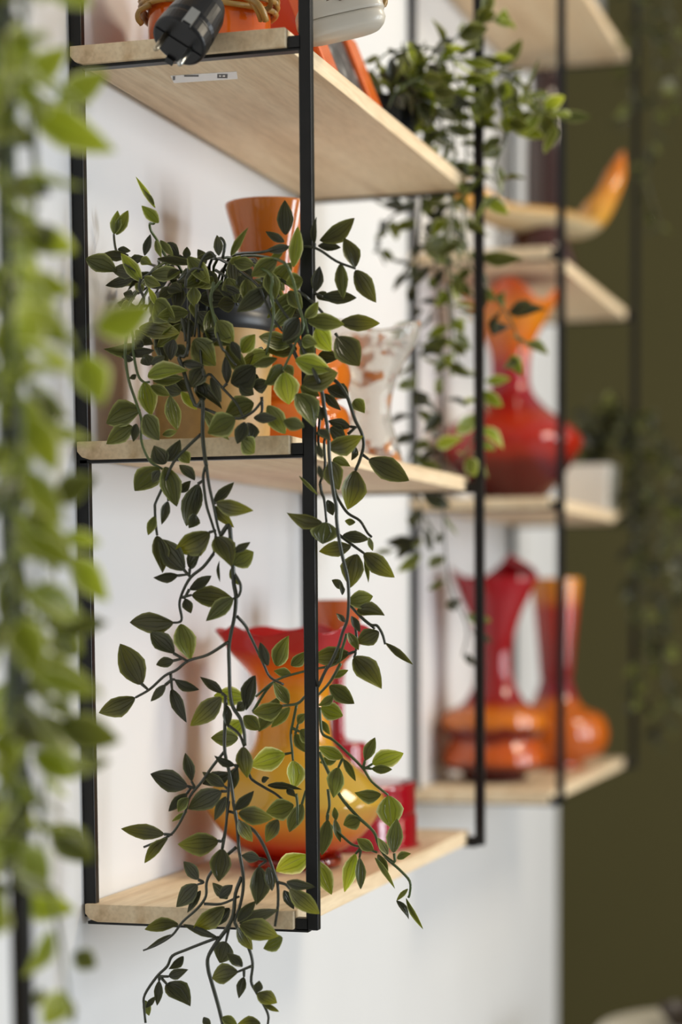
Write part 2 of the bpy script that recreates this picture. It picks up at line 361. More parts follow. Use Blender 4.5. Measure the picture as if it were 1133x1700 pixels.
# big red vase, middle board
bp_ = base_at(848, 1.46, TM)
H = [zy(r, bp_) for r in (496, 540, 590, 615, 650, 690, 715, 745, 785, 818)]
bv = thing('wide_red_vase', 'large red glass vase with wide belly and wavy orange mouth on the far middle board', 'vase', bp_)
def wav(f, th, r, z):
    a = max(0, (z - H[2]) / (H[0] - H[2])); a = min(a, 1.0)
    return r * (1 + .10 * a * math.cos(4 * th - 1.16)), z + .016 * a * a * math.cos(4 * th - .6) - .012 * a * a
BR = zglass('wide_red_glass', [(0, (.07, .002, .004)), (.17, (.12, .002, .004)), (.24, (.42, .016, .005)), (.38, (.46, .020, .006)), (.46, (.30, .003, .008)), (.64, (.42, .005, .014)), (.72, (.70, .12, .008)), (.86, (.80, .27, .012)), (1, (.74, .10, .01))], H[0], .07, .14)  # dark lower stops paint the belly's shade under overhead light into the glass
obj('body', lathe([(0, 0), (.040, 0), (.055, .006), (.095, H[8]), (.115, H[7] - .004), (.114, H[7] + .010), (.096, H[6]), (.060, H[5]), (.034, H[4] - .008), (.031, H[3] - .006), (.036, H[2] + .004), (.060, H[1] + .005), (.078, H[0]), (.075, H[0]), (.055, H[1] + .005), (.032, H[2] + .004), (.026, H[3]), (0, H[4])], 64, 3, wav), BR, bv)
# gondola bowl on the upper board of the far unit
gA = atY(735, 335, 1.37); gB = atY(1040, 250, 1.74)
mid = (gA + gB) / 2; gdir = Vector((gB.x - gA.x, gB.y - gA.y, 0)); GL = gdir.length; gdir.normalize()
gb = thing('gondola_bowl', 'long amber glass bowl with upturned horn end on the far upper board', 'bowl', (mid.x, mid.y, TT))
G = bmesh.new(); side = Vector((-gdir.y, gdir.x, 0)); rings = []
zc = atY(900, 372, 1.55).z - TT
def gc(t):                                          # centre line: along the bowl, height
    a = abs(t); return t * GL / 2 * (1 - .04 * a ** 4), (.126 if t > 0 else .035) * max(0, (a - .42) / .58) ** 2.1
for i in range(41):
    t = -1 + 2 * i / 40; a = abs(t); cx, hz = gc(t); x1, z1 = gc(min(1, t + .01)); x0, z0 = gc(max(-1, t - .01))
    tl = math.hypot(x1 - x0, z1 - z0); nx, nz = -(z1 - z0) / tl, (x1 - x0) / tl
    hw = (.058 - .040 * min(1, a / .8)) * min(1, (1.03 - a) / .12); hd = (.036 - .020 * max(0, a - .3) / .7) * min(1, (1.03 - a) / .12)
    k2 = min(1, max(0, (a - .35) / .3)); ring = []       # 0 open bowl, 1 solid horn
    for kk in range(20):
        th = 2 * math.pi * kk / 20; cs, sn = math.cos(th), math.sin(th)
        q = sn * hd if sn < 0 else sn * hd * (k2 * .9 - (1 - k2) * .6)
        ring.append(G.verts.new(gdir * (cx + nx * q) + side * (cs * hw) + Vector((0, 0, hz + nz * q + zc + .018))))
    rings.append(ring)
for A, B in zip(rings, rings[1:]):
    for kk in range(20): G.faces.new((A[kk], A[(kk + 1) % 20], B[(kk + 1) % 20], B[kk]))
G.faces.new(rings[0][::-1]); G.faces.new(rings[-1]); bmesh.ops.recalc_face_normals(G, faces=G.faces)
AMB = zglass('amber_glass', [(0, (.52, .42, .27)), ((zc + .004) / .2, (.60, .48, .29)), ((zc + .016) / .2, (.70, .36, .05)), ((zc + .045) / .2, (.72, .34, .05)), (1, (.72, .20, .01))], .20, .06, .2)
obj('body', G, AMB, gb)
obj('foot', lathe([(0, 0), (.070, 0), (.066, .01), (.045, zc - .012), (.034, zc - .005), (0, zc - .008)], 40, 2), simple('dark_brown_glass', (.05, .012, .008), .08, 0, .5, .4), gb)
# dark bottle vase behind the bowl
db = base_at(905, 1.90, TT)
dz = zy(150, db)
dbv = thing('dark_vase', 'dark brown glass vase standing behind the amber horned bowl', 'vase', db)
obj('body', lathe([(0, 0), (.033, 0), (.035, .01), (.036, dz * .5), (.034, dz * .75), (.024, dz * .9), (.026, dz), (.023, dz), (.02, dz * .9), (0, dz * .8)], 40, 3), simple('brown_black_glass', (.035, .012, .009), .1, 0, .5, .6), dbv)

# ------------------------------------------------------------------ orange lamp with cord, plug and switch on the top board
lp = Vector((.099, .115, TT))
lamp = thing('table_lamp', 'glossy orange lamp with gold cord wound round it and black plug hanging over board edge', 'lamp', lp)
M_ORL = simple('orange_enamel', (.72, .13, .012), .1, 0, .5, .6)
M_CORD = simple('gold_brown_cord', (.34, .20, .05), .4, 0, .5, .2, .35)
obj('body', lathe([(0, 0), (.058, 0), (.0605, .004), (.0605, .064), (.056, .078), (.040, .092), (.015, .098), (.012, .125), (0, .127)], 64, 2), M_ORL, lamp)
bm = bmesh.new()
for k in range(4):
    pts = [Vector((math.cos(a) * (.066 + .002 * (k % 2)), math.sin(a) * (.066 + .002 * ((k + 1) % 2)), .050 + k * .0055 + .004 * math.sin(a * 2 + k))) for a in [2 * math.pi * q / 16 for q in range(17)]]
    tube(bm, pts, .0029, 6, n=2)
def L2(x, y, Y): q = atY(x, y, Y) - lp; return q
tube(bm, [L2(250, 8, .06), L2(232, 18, .055), L2(229, 30, .055), L2(236, 40, .06)], .0029, 6)
tube(bm, [L2(400, -8, .05), L2(425, 4, .045), L2(436, 18, .047), L2(442, 34, .055)], .0034, 6)
tube(bm, [L2(405, -14, .05), L2(420, 6, .048), L2(429, 20, .05), L2(434, 34, .057)], .0030, 6)
tube(bm, [L2(420, -12, .07), L2(446, -6, .07), L2(449, 10, .08), L2(438, 17, .08), L2(428, 12, .07)], .0026, 6)
tube(bm, [L2(360, -40, .0), L2(352, -20, -.03), L2(342, 0, -.035)], .0036, 6)
tube(bm, [L2(640, -3, .13), L2(638, 8, .125), L2(628, 12, .12)], .0028, 6)
tube(bm, [L2(449, -6, .08), L2(520, -40, .10), L2(600, -50, .12), L2(636, -22, .13), L2(640, -3, .13)], .0026, 6)
obj('cord', bm, M_CORD, lamp)
# plug, axis pointing down-left and towards the viewer
M_PLUG = simple('black_plastic', (.008, .008, .009), .36, 0, .4, 0)
fc = atY(296, 70, -.062); ax = (-RT * .36 - UP * .74 - FW * .56).normalized()
e1 = (RT * .75 - UP * .66); e1 = (e1 - ax * e1.dot(ax)).normalized(); e2 = ax.cross(e1)
PM = Matrix((( e1.x, e2.x, ax.x, fc.x - lp.x), (e1.y, e2.y, ax.y, fc.y - lp.y), (e1.z, e2.z, ax.z, fc.z - lp.z), (0, 0, 0, 1)))
def plugmod(f, th, r, z):
    flat = .80 if z < -.002 and z > -.030 else 1.0
    return r * (1 - .12 * abs(math.sin(th)) ** 3), z
pb = lathe([(0, .0), (.024, .0), (.0262, -.002), (.0262, -.016), (.0245, -.0175), (.0245, -.020), (.0255, -.024), (.0235, -.050), (.019, -.064), (.008, -.072), (.005, -.080), (0, -.08)], 40, 1, plugmod)
for q in pb.verts: q.co = PM @ q.co
plug = obj('plug', pb, M_PLUG, lamp, smooth=False, bevel=.0015)
bm = bmesh.new()
for sx in (-1, 1):                                 # earth clips and moulded face relief
    box(bm, -.004, .004, sx * .0225 - .003, sx * .0225 + .003, -.022, .003, PM)
box(bm, -.024, .024, -.0012, .0012, -.001, .0012, PM)
obj('plug_ridge', bm, M_PLUG, plug, smooth=False)
bm = bmesh.new()
box(bm, -.0045, .0045, .0225, .0262, -.020, .0008, PM)
tag(obj('earth_clip', bm, M_STEEL, plug, smooth=False), 'shiny metal earth clip')
for sx in (-1, 1):
    pn = lathe([(0, -.002), (.0026, -.002), (.0026, .023), (.002, .0245), (0, .0245)], 16, 1)
    for q in pn.verts: q.co = PM @ (q.co + Vector((sx * .0125, 0, 0)))
    tag(obj('pin', pn, simple('brass_pin', (.45, .38, .27), .3, 1) if sx < 0 else M_STEEL, plug), 'metal plug pin')
# white foot switch hanging from the cord
swc = atY(566, 32, .10); sm = mpp(swc)
sd = (RT * .95 + UP * .255 + FW * .12).normalized(); su = (UP - sd * UP.dot(sd)).normalized(); sn_ = sd.cross(su)
M_WHP = simple('white_plastic', (.60, .55, .46), .35, 0, .5, .1)
def slab(name, z0, z1, shrink, m, parent):
    bm = bmesh.new(); R_ = []
    for zz, kf in ((z0, .985) if z0 > -.01 else (z0, .86), (z0 + .003, .99 if z0 > -.01 else .95), ((z0 + z1) / 2, 1.0 if z0 < -.01 else .97), (z1 - .003, .99 if z0 < -.01 else .84), (z1, .985 if z0 < -.01 else .70)):
        ring = []
        for q in range(36):
            th = 2 * math.pi * q / 36; c_, s_ = math.cos(th), math.sin(th)
            xx = math.copysign(abs(c_) ** .55, c_) * .044 * kf * shrink; yy = math.copysign(abs(s_) ** .7, s_) * .022 * kf * shrink
            ring.append(bm.verts.new((swc - lp) + sd * xx + sn_ * yy + su * zz))
        R_.append(ring)
    for A, B in zip(R_, R_[1:]):
        for q in range(36): bm.faces.new((A[q], A[(q + 1) % 36], B[(q + 1) % 36], B[q]))
    bm.faces.new(R_[0]); bm.faces.new(R_[-1]); bmesh.ops.recalc_face_normals(bm, faces=bm.faces)
    return obj(name, bm, m, parent)
sw = tag(slab('foot_switch', -.0004, .021, 1.0, M_WHP, lamp), 'white plastic foot switch')
slab('switch_base', -.0155, -.0012, .97, M_WHP, sw)
hb = bmesh.new()
for i, x in enumerate((-.028, -.012, .0, .013, .027)):
    tube(hb, [(swc - lp) + sd * x - sn_ * .0 + su * .0185 , (swc - lp) + sd * x + su * .0206], (.002, .0026, .003, .003, .0045)[i], 10, n=1)
    tube(hb, [(swc - lp) + sd * x + sn_ * (.0195 - .0035 * abs(i - 2)) * 1.0 + su * .0125, (swc - lp) + sd * x + sn_ * (.0235 - .0035 * abs(i - 2)) + su * .0125], .002, 8, n=1)
obj('switch_hole', hb, simple('brown_hole', (.12, .07, .035), .6), sw)

# retro orange radio behind the switch
rp = Vector((.0, .23, TT))
radio = thing('retro_radio', 'red orange retro radio with sloping front and dark speckled panel on the topmost visible board', 'radio', rp)
M_RAD = simple('red_orange_plastic', (.62, .055, .012), .25, 0, .5, .3)
M_RIM = simple('orange_plastic', (.80, .14, .015), .25, 0, .5, .3)
def prism(pr, y0, y1):
    bm = bmesh.new(); A = [bm.verts.new((x, y0, z)) for x, z in pr]; B = [bm.verts.new((x, y1, z)) for x, z in pr]
    bm.faces.new(A); bm.faces.new(B[::-1])
    for i in range(len(pr)): bm.faces.new((A[i], B[i], B[(i + 1) % len(pr)], A[(i + 1) % len(pr)]))
    bmesh.ops.recalc_face_normals(bm, faces=bm.faces); return bm
fx0, fx1, rh = .185, .143, .105                     # front edge bottom / top
obj('case', prism([(.03, 0), (fx0, 0), (fx1, rh), (.03, rh + .015)], 0, .22), M_RAD, radio, smooth=False, bevel=.004)
def fr(z, off): return fx0 + (fx1 - fx0) * z / rh + off
for y0, y1 in ((-.002, .05), (.172, .222)):
    obj('front_rim', prism([(fr(0, -.004), 0), (fr(0, .010), 0), (fr(rh, .010), rh), (fr(rh, -.004), rh)], y0, y1), M_RIM, radio, smooth=False, bevel=.003)
m, nt, b, N, L = mat('speckled_dark_panel')
t_ = N.new('ShaderNodeTexCoord'); n_ = N.new('ShaderNodeTexNoise'); n_.inputs['Scale'].default_value = 55; L.new(t_.outputs['Object'], n_.inputs['Vector'])
r_ = ramp(N, [(.45, (.05, .05, .048)), (.62, (.12, .115, .11)), (.7, (.3, .29, .27))]); L.new(n_.outputs[0], r_.inputs[0]); L.new(r_.outputs[0], b.inputs['Base Color']); b.inputs['Roughness'].default_value = .4
obj('front_panel', prism([(fr(0, -.003), .002), (fr(0, .004), .002), (fr(rh, .004), rh - .002), (fr(rh, -.003), rh - .002)], .05, .172), m, radio, smooth=False)

# ------------------------------------------------------------------ plants
M_DARK = leafmat('leaf_dark', (.036, .038, .018), (.12, .13, .05), (.065, .066, .018), .22)
M_MID = leafmat('leaf_mid', (.086, .098, .021), (.36, .39, .14), (.18, .20, .028), .34)
M_LIME = leafmat('leaf_lime', (.22, .27, .028), (.70, .72, .36), (.40, .44, .06), .5)
M_OLV = leafmat('leaf_olive', (.056, .056, .017), (.21, .22, .06), (.27, .27, .025), .28)
M_STEM = simple('vine_stem_dark', (.030, .033, .016), .35, 0, .5, .2, .3)
M_STEMG = simple('vine_stem_green', (.07, .10, .025), .35, 0, .5, .2, .3)
def leafmesh(name, m, fold, bend, twist, sharp):
    bm = bmesh.new(); uvl = bm.loops.layers.uv.new('UVMap'); T = (.04, .13, .27, .45, .64, .81, .93); V = (-1, -.5, 0, .5, 1)
    def half(t): return ((t / .38) ** .62 if t < .38 else max(0, (1 - ((t - .38) / .62) ** (1.75 * sharp))) ** .95) * .5
    def pos(t, v):
        hw = half(t); y = v * hw; z = abs(v) * hw * fold + bend * (t * t - t) * 1.0 - .10 * bend * t
        a = twist * (t - .3); return Vector((t, y * math.cos(a) - z * math.sin(a), y * math.sin(a) + z * math.cos(a)))
    base = bm.verts.new(pos(0, 0)); tip = bm.verts.new(pos(1, 0)); rows = []
    uvs = {base: (0, .5), tip: (1, .5)}
    for t in T:
        row = []
        for v in V:
            q = bm.verts.new(pos(t, v)); uvs[q] = (t, .5 + v / 2); row.append(q)
        rows.append(row)
    fs = []
    for i in range(4):
        fs.append(bm.faces.new((base, rows[0][i + 1], rows[0][i]))); fs.append(bm.faces.new((tip, rows[-1][i], rows[-1][i + 1])))
    for A, B in zip(rows, rows[1:]):
        for i in range(4): fs.append(bm.faces.new((A[i], A[i + 1], B[i + 1], B[i])))
    for f in fs:
        f.smooth = True
        for l in f.loops: l[uvl].uv = uvs[l.vert]
    me = bpy.data.meshes.new(name); bm.to_mesh(me); bm.free(); me.materials.append(m); return me
LV = {}
for key, m in (('d', M_DARK), ('m', M_MID), ('l', M_LIME), ('o', M_OLV)):  # tones mix leaf colour with painted light: dark for shade, lime for lit
    LV[key] = [leafmesh('leaf', m, *a) for a in ((.25, .25, .3, 1.0), (.45, -.2, -.4, .95), (.10, .4, .15, 1.1))]
CNT = {}
def leaf(root, B, T, wid, tone, nrm=None, roll=None, rnd=R):
    d = T - B; ln = d.length
    if ln < 1e-4: return
    x = d / ln
    if nrm is None: nrm = (CAM - B).normalized()
    z = nrm - x * nrm.dot(x)
    if z.length < .05: z = Vector((0, 0, 1)) - x * x.z
    z.normalize(); y = z.cross(x)
    if roll is None: roll = rnd.uniform(-.6, .6)
    y, z = y * math.cos(roll) + z * math.sin(roll), z * math.cos(roll) - y * math.sin(roll)
    if root.name == 'trailing_plant':
        for q in (B, (B + T) / 2, T):
            for zb in (ZB, ZM, ZT):
                if -.01 < q.x < .25 and zb - .02 < q.z < zb + .035 and q.y > -.034 and max(B.y, T.y) < .045:
                    sh = -.036 - q.y; k = (depth(q) + sh * FW.y) / depth(q)
                    B = CAM + (B - CAM) * k; T = CAM + (T - CAM) * k; ln *= k; wid *= k
    me = rnd.choice(LV[tone]); wy = wid / max(.75, math.cos(roll))
    o = bpy.data.objects.new('leaf', me); COL.objects.link(o); o.parent = root
    p = B - root.location; sz = (ln + wid) / 2
    o.matrix_local = Matrix(((x.x * ln, y.x * wy, z.x * sz, p.x), (x.y * ln, y.y * wy, z.y * sz, p.y), (x.z * ln, y.z * wy, z.z * sz, p.z), (0, 0, 0, 1)))
    CNT[root.name] = CNT.get(root.name, 0) + 1
    return o
def stem(root, pts, r0=.0016, r1=.0011, m=None):
    bm = bmesh.new(); tube(bm, [p - root.location for p in pts], r0, 6, r1, 4)
    return obj('vine_stem', bm, m or M_STEM, root)

# ---- plant one: the sharp one, traced vine by vine
P1 = thing('trailing_plant', 'sharp trailing vine plant in a tan pot with black rim, hanging over the middle shelf', 'plant', POT)
M_TAN = simple('tan_ceramic', (.46, .27, .085), .45, 0, .5, 0, .12)
rz = atY(566, 541, POT.y).z - TM; tz = atY(566, 484, POT.y).z - TM
pot = obj('pot', lathe([(0, 0), (.054, 0), (.0565, .003), (.0595, rz * .6), (.0605, rz), (.058, rz), (.056, rz - .01), (.05, .006), (0, .006)], 56, 2), M_TAN, P1)
obj('pot_rim', lathe([(.054, rz - .012), (.0615, rz - .001), (.0635, rz + .002), (.0625, rz + .012), (.060, rz + .016), (.062, rz + .020), (.063, tz), (.060, tz + .002), (.057, tz - .002), (.052, rz), (.048, rz - .02)], 56, 1), simple('black_pot_plastic', (.015, .016, .018), .4), P1)
obj('soil', lathe([(.058, tz - .012), (.04, tz - .006), (0, tz - .004)], 24, 2), simple('dark_soil', (.02, .014, .009), .9, 0, .3, 0, .4), P1)
S4 = 4.046
TILES = {
 'A': (140, 290, -.012, [
  (200,400,225,240,70,'m',.06),(215,405,295,240,72,'m',.055),(225,500,312,512,42,'d',.05),(500,325,385,205,75,'l'),(478,225,345,10,38,'l'),(470,205,390,90,34,'m'),
  (510,440,597,545,48,'m'),(480,440,518,560,42,'m'),(405,545,445,398,48,'d'),(300,540,105,545,62,'d',.03),(215,650,8,565,115,'m'),(350,655,180,640,88,'d'),(330,700,140,745,64,'d'),(385,718,245,525,84,'l'),
  (380,570,455,605,60,'m'),(448,668,645,650,90,'m'),(402,690,517,747,68,'m'),(556,458,640,562,72,'d',.05),(685,572,690,484,48,'d',.06),(640,745,622,912,85,'d'),(590,760,500,835,75,'d'),(560,770,660,790,80,'d'),
  (735,755,740,884,85,'m'),(715,870,740,967,48,'m'),(872,688,755,752,75,'m'),(960,695,1018,860,122,'m'),(1090,700,1110,915,112,'m'),(1010,860,895,880,95,'d'),(985,600,1052,543,52,'m'),(985,545,1105,352,48,'m'),
  (905,545,890,404,56,'d'),(890,545,748,572,44,'d'),(490,565,765,605,52,'d'),(1005,585,1140,605,82,'m'),(478,850,617,985,145,'m'),(368,1028,642,1062,112,'o'),(760,925,902,1092,122,'d'),(893,982,1003,1135,124,'m',-.03),
  (668,960,725,1092,92,'d'),(345,1045,465,1140,82,'d'),(490,885,428,755,38,'l'),(330,815,262,795,60,'d'),(385,795,345,728,55,'m'),(640,640,560,700,70,'d'),(300,600,420,560,60,'d',.05),(820,640,900,760,70,'d',.02),(1040,680,1075,780,80,'d'),
  (700,640,760,720,60,'d',.03),(930,760,860,840,60,'d',.02),(560,700,440,760,70,'d',.03),(820,600,760,500,60,'d',.08),(620,600,560,540,60,'d',.09),(1060,640,1130,700,80,'d',.04)]),
 'B': (420, 310, .0, [
  (220,325,215,88,98,'d'),(213,372,84,298,52,'d'),(245,405,85,425,58,'d'),(272,542,300,263,82,'l',-.025),(448,362,684,208,104,'o'),(437,396,592,408,54,'d'),(415,385,431,198,40,'d'),(688,543,612,343,98,'o'),(688,560,828,778,112,'o'),
  (590,515,607,758,82,'m'),(420,708,450,532,74,'d'),(428,720,528,778,62,'d'),(465,735,698,745,80,'d'),(350,880,441,768,64,'m',-.03),(365,900,614,928,104,'m',-.03),(585,912,855,918,98,'o'),(425,950,525,1105,135,'l'),(563,1008,718,1204,165,'o',-.02),
  (110,568,150,762,104,'m',-.03),(162,488,-12,602,112,'m',-.03),(335,622,222,650,104,'m',-.03),(240,700,332,822,92,'m',-.02),(200,442,110,490,44,'m'),(310,880,198,1042,114,'d',-.03),(330,1030,436,1058,84,'m',-.03),(320,1075,412,1140,112,'m',-.03),
  (60,640,130,700,60,'d'),(200,760,290,860,70,'d'),(150,600,210,700,60,'m'),(290,960,230,1060,80,'d',-.01)]),
 'C': (140, 560, -.035, [
  (380,488,148,580,152,'m'),(322,594,146,717,112,'m'),(350,580,328,702,58,'d'),(425,262,702,228,108,'l'),(462,290,668,270,80,'m',-.025),(402,300,452,527,118,'l',-.03),(445,325,577,391,64,'m'),(405,520,502,692,128,'m'),(525,655,622,630,46,'m'),
  (575,393,628,622,94,'m'),(650,365,757,486,64,'l'),(602,14,580,158,84,'d'),(735,15,882,192,165,'m'),(448,182,543,128,54,'d'),(660,172,810,192,56,'d'),(800,205,715,335,114,'d'),(720,300,927,487,84,'d'),(765,300,790,445,94,'d'),(850,270,921,437,58,'d'),
  (960,312,944,128,58,'d'),(990,30,1051,158,62,'d'),(1060,105,1150,-20,100,'l',-.02),(985,310,1152,188,155,'d'),(1040,318,1140,385,84,'d'),(803,498,973,692,76,'m'),(1015,545,828,645,152,'m',-.02),(1140,440,943,527,145,'m',-.02),(1078,568,1028,717,84,'d'),(1108,572,1100,705,104,'d'),
  (1060,685,1140,780,114,'m',-.03),(562,832,645,688,84,'d'),(545,852,470,725,114,'d'),(645,765,706,846,80,'m'),(500,872,338,1036,145,'m'),(545,868,622,1136,128,'m'),(505,895,455,978,64,'d'),(742,962,638,858,64,'d'),(648,1042,717,963,54,'d'),(762,985,690,1272,118,'d'),
  (772,990,732,1210,70,'d'),(868,1112,1007,973,64,'d'),(300,120,470,90,60,'d'),(330,150,250,128,44,'d'),(350,250,300,275,34,'d'),(440,190,410,110,90,'d'),(400,60,330,20,60,'d',-.02),(620,290,700,360,80,'d',-.02),(600,60,700,130,80,'d',-.02),(540,330,660,370,90,'d',-.02)]),
 'D': (420, 560, .012, [
  (440,120,578,142,90,'o'),(285,150,525,222,126,'l',-.035),(335,312,572,237,155,'o',-.04),(210,235,240,452,155,'l',-.035),(196,184,72,318,114,'m',-.03),(212,188,268,272,64,'m',-.03),(165,142,-4,190,64,'m',-.03),(320,328,448,396,84,'m',-.035),(290,378,408,608,148,'m',-.045),
  (642,412,498,338,94,'d'),(480,378,592,492,58,'d'),(682,418,752,512,84,'m'),(656,602,503,560,68,'d'),(503,742,743,660,114,'o',-.01),(518,610,624,692,94,'d'),(692,738,660,828,44,'d'),(538,820,657,870,64,'m'),(778,820,1052,962,134,'o'),(690,893,634,1158,154,'o'),
  (520,833,578,1027,124,'o',-.01),(5,540,162,545,64,'d',-.03),(98,458,216,648,114,'m',-.03),(205,560,346,600,84,'m',-.02),(0,330,110,300,90,'d',-.02),(30,250,-40,330,100,'d',-.03),(430,450,470,560,60,'d'),(440,620,520,700,60,'d'),(430,720,470,820,50,'d'),(310,930,440,1060,22,'m',-.02),(440,860,470,960,40,'d')]),
 'E': (140, 830, -.055, [
  (475,108,428,238,58,'m'),(562,8,518,167,58,'d'),(488,240,524,492,104,'o'),(676,472,496,258,138,'d'),(632,505,463,520,64,'d'),(708,462,800,328,80,'d'),(846,218,608,338,154,'o'),(888,248,987,452,138,'o'),(1003,352,1117,283,50,'d'),(998,432,1138,348,122,'m'),(868,40,1006,187,70,'o'),
  (886,20,1140,72,96,'o'),(706,602,853,508,64,'d'),(722,640,1000,662,124,'o'),(1002,658,815,812,104,'m'),(680,662,717,763,64,'d'),(600,820,302,826,128,'o'),(605,1032,444,890,114,'d'),(648,832,712,1078,134,'m'),(602,1078,482,1110,64,'d'),(386,1242,238,966,158,'o'),(910,408,913,552,18,'d'),
  (985,460,1037,572,40,'m'),(740,90,700,190,80,'d')]),
 'F': (420, 830, .015, [
  (467,152,228,82,90,'o',-.03),(490,148,470,297,168,'m',-.02),(500,0,540,105,60,'d'),(690,150,618,140,44,'m'),(603,238,783,266,74,'d'),(662,308,443,348,92,'o'),(700,363,655,592,138,'o'),(745,358,953,522,116,'o'),(612,592,528,538,50,'d'),(640,682,806,646,106,'m'),(700,740,888,780,94,'o'),
  (848,883,698,962,108,'o'),(888,960,1078,1106,44,'o'),(652,1030,390,1062,118,'o',.04),(680,1054,866,1272,144,'o'),(640,890,712,1008,54,'m'),(660,780,722,888,46,'d'),(750,400,776,558,30,'m'),(780,250,807,343,34,'m'),(160,1116,244,910,108,'m',.05),(258,1114,358,1018,74,'m',.05),(102,1115,48,955,64,'d',-.03),
  (600,640,590,560,30,'d'),(620,820,560,760,36,'d')]),
 'G': (140, 1100, -.05, [
  (345,235,98,336,124,'o'),(547,148,444,262,54,'d'),(585,178,686,404,80,'d'),(608,113,773,182,60,'d'),(928,206,778,93,60,'d'),(922,233,708,424,126,'o'),(955,283,966,434,56,'d'),(1078,232,868,222,116,'l',.02),(1062,395,958,494,116,'l',.02),(1035,508,848,505,106,'m',0),(1070,563,1092,777,106,'o'),
  (1012,690,873,622,54,'d'),(978,740,792,818,94,'d'),(942,832,792,732,70,'d'),(1030,700,1003,853,60,'d'),(922,863,693,987,128,'d'),(697,830,442,748,128,'d'),(722,798,679,606,70,'d'),(692,878,566,1002,66,'d'),(952,898,873,1063,64,'d'),(702,908,630,1003,64,'m'),(692,1000,588,1068,30,'m'),(1015,990,1142,862,70,'d'),
  (1150,85,1088,323,90,'d'),(1085,268,1020,325,64,'d')]),
 'K': (420, 1100, .055, [
  (216,614,-22,692,148,'l'),(270,658,266,858,120,'l'),(576,703,538,910,110,'m'),(566,645,448,672,64,'m'),(606,641,438,562,84,'l'),(608,648,690,798,48,'m'),(755,658,821,502,70,'m'),(803,682,1013,613,116,'l'),(798,713,937,717,56,'m'),(862,886,683,870,90,'m'),(910,893,935,1113,160,'l'),
  (722,1048,608,1092,100,'m'),(514,155,683,277,106,'m'),(540,219,438,288,60,'m'),(458,300,605,358,110,'l'),(528,100,642,50,46,'m'),(460,390,517,484,44,'m'),(303,412,367,343,56,'m'),(318,452,425,545,94,'m'),(283,478,362,608,74,'m'),(249,299,120,437,70,'m'),(170,234,38,467,106,'m'),(202,288,-4,334,116,'m'),
  (242,276,138,128,84,'m'),(256,76,140,54,60,'m'),(276,958,88,1003,134,'m',.0),(98,825,333,855,46,'d',.0),(228,850,287,904,46,'d',.0),(332,948,248,1142,96,'m'),(-62,358,47,452,90,'m',.03),(60,800,112,775,40,'d',0)]),
 'H': (180, 1330, -.055, [
  (742,270,466,288,144,'o'),(765,318,740,543,130,'o'),(402,250,243,418,66,'o'),(606,527,503,406,76,'d'),(600,558,453,712,110,'d'),(622,600,528,752,52,'d'),(1018,386,892,363,70,'d'),(1012,438,992,698,130,'d'),(1076,440,1102,604,70,'d'),(874,128,971,273,76,'o'),(802,658,700,546,66,'d'),(745,650,836,563,66,'d'),
  (782,708,568,857,120,'o'),(816,718,703,847,76,'d'),(472,828,243,863,80,'o'),(430,895,233,1006,30,'d'),(870,812,991,673,70,'d'),(878,822,1142,733,82,'d'),(884,830,1142,907,134,'o'),(866,848,972,998,76,'o'),(1172,918,1038,988,96,'m'),(790,943,745,1090,130,'d'),(902,1113,793,1018,66,'d'),(505,1040,403,1127,56,'d'),
  (742,916,498,828,44,'d'),(376,222,82,184,94,'o'),(874,80,1107,117,114,'o')]),
 'J': (430, 1330, .045, [
  (332,362,112,474,136,'l'),(385,398,491,628,106,'l'),(186,544,382,578,66,'d',-.05),(206,588,409,754,106,'o',-.05),(168,598,236,728,60,'d',-.05),(650,353,572,614,96,'l'),(676,378,686,593,62,'m'),(772,330,658,253,72,'m'),(866,360,798,242,56,'m'),(800,358,866,493,56,'m'),(928,386,1024,354,50,'m'),
  (780,378,913,592,36,'m'),(924,668,1007,797,42,'d'),(990,650,1106,862,32,'m'),(1002,588,924,672,30,'m'),(464,124,419,367,90,'m'),(510,118,551,275,46,'m'),(905,347,931,118,100,'m'),(130,124,44,277,90,'o',-.02),(520,130,508,40,40,'m')]),
 'M': (220, 1500, -.06, [
  (228,538,389,694,134,'d'),(245,490,377,443,64,'d'),(180,518,164,688,54,'d'),(85,650,112,755,50,'m'),(90,700,157,623,36,'d'),(712,460,537,502,120,'o'),(750,493,713,638,60,'d'),(835,597,853,518,60,'d'),(838,603,972,667,90,'o'),(880,680,987,726,32,'o'),(862,806,698,818,96,'o'),(600,765,705,815,66,'m'),(478,762,527,815,46,'d')]),
}
for key, (ox, oy, Yd, ls) in TILES.items():
    for t in ls:
        bx, by, tx, ty, wd, tone = t[:6]; Y = (t[6] if len(t) > 6 else Yd)
        B = atY(ox + bx / S4, oy + by / S4, Y + R.uniform(-.008, .008))
        ln = math.hypot(bx - tx, by - ty) / S4
        dY = R.uniform(-.28, .22) * ln * mpp(B) * (1 if ln > 12 else .3)
        T = atY(ox + tx / S4, oy + ty / S4, B.y + dY)
        leaf(P1, B, T, wd * 1.2 / S4 * mpp(B), tone)
def trace(key, pts, Y0=None, Y1=None, r0=.0016, r1=.0012, m=None, pre=None):
    ox, oy, Yd, _ = TILES[key]; Y0 = Yd if Y0 is None else Y0; Y1 = Y0 if Y1 is None else Y1
    n = len(pts); W = [atY(ox + x / S4, oy + y / S4, Y0 + (Y1 - Y0) * i / (n - 1)) for i, (x, y) in enumerate(pts)]
    if pre: W = pre + W
    stem(P1, W, r0, r1, m)
def rim(ang, lift=.03):                            # from the soil over the pot rim
    a = Vector((POT.x + .02 * math.cos(ang), POT.y + .02 * math.sin(ang), TM + tz - .01)); b = Vector((POT.x + .055 * math.cos(ang), POT.y + .055 * math.sin(ang), TM + tz + lift))
    return [a, b]
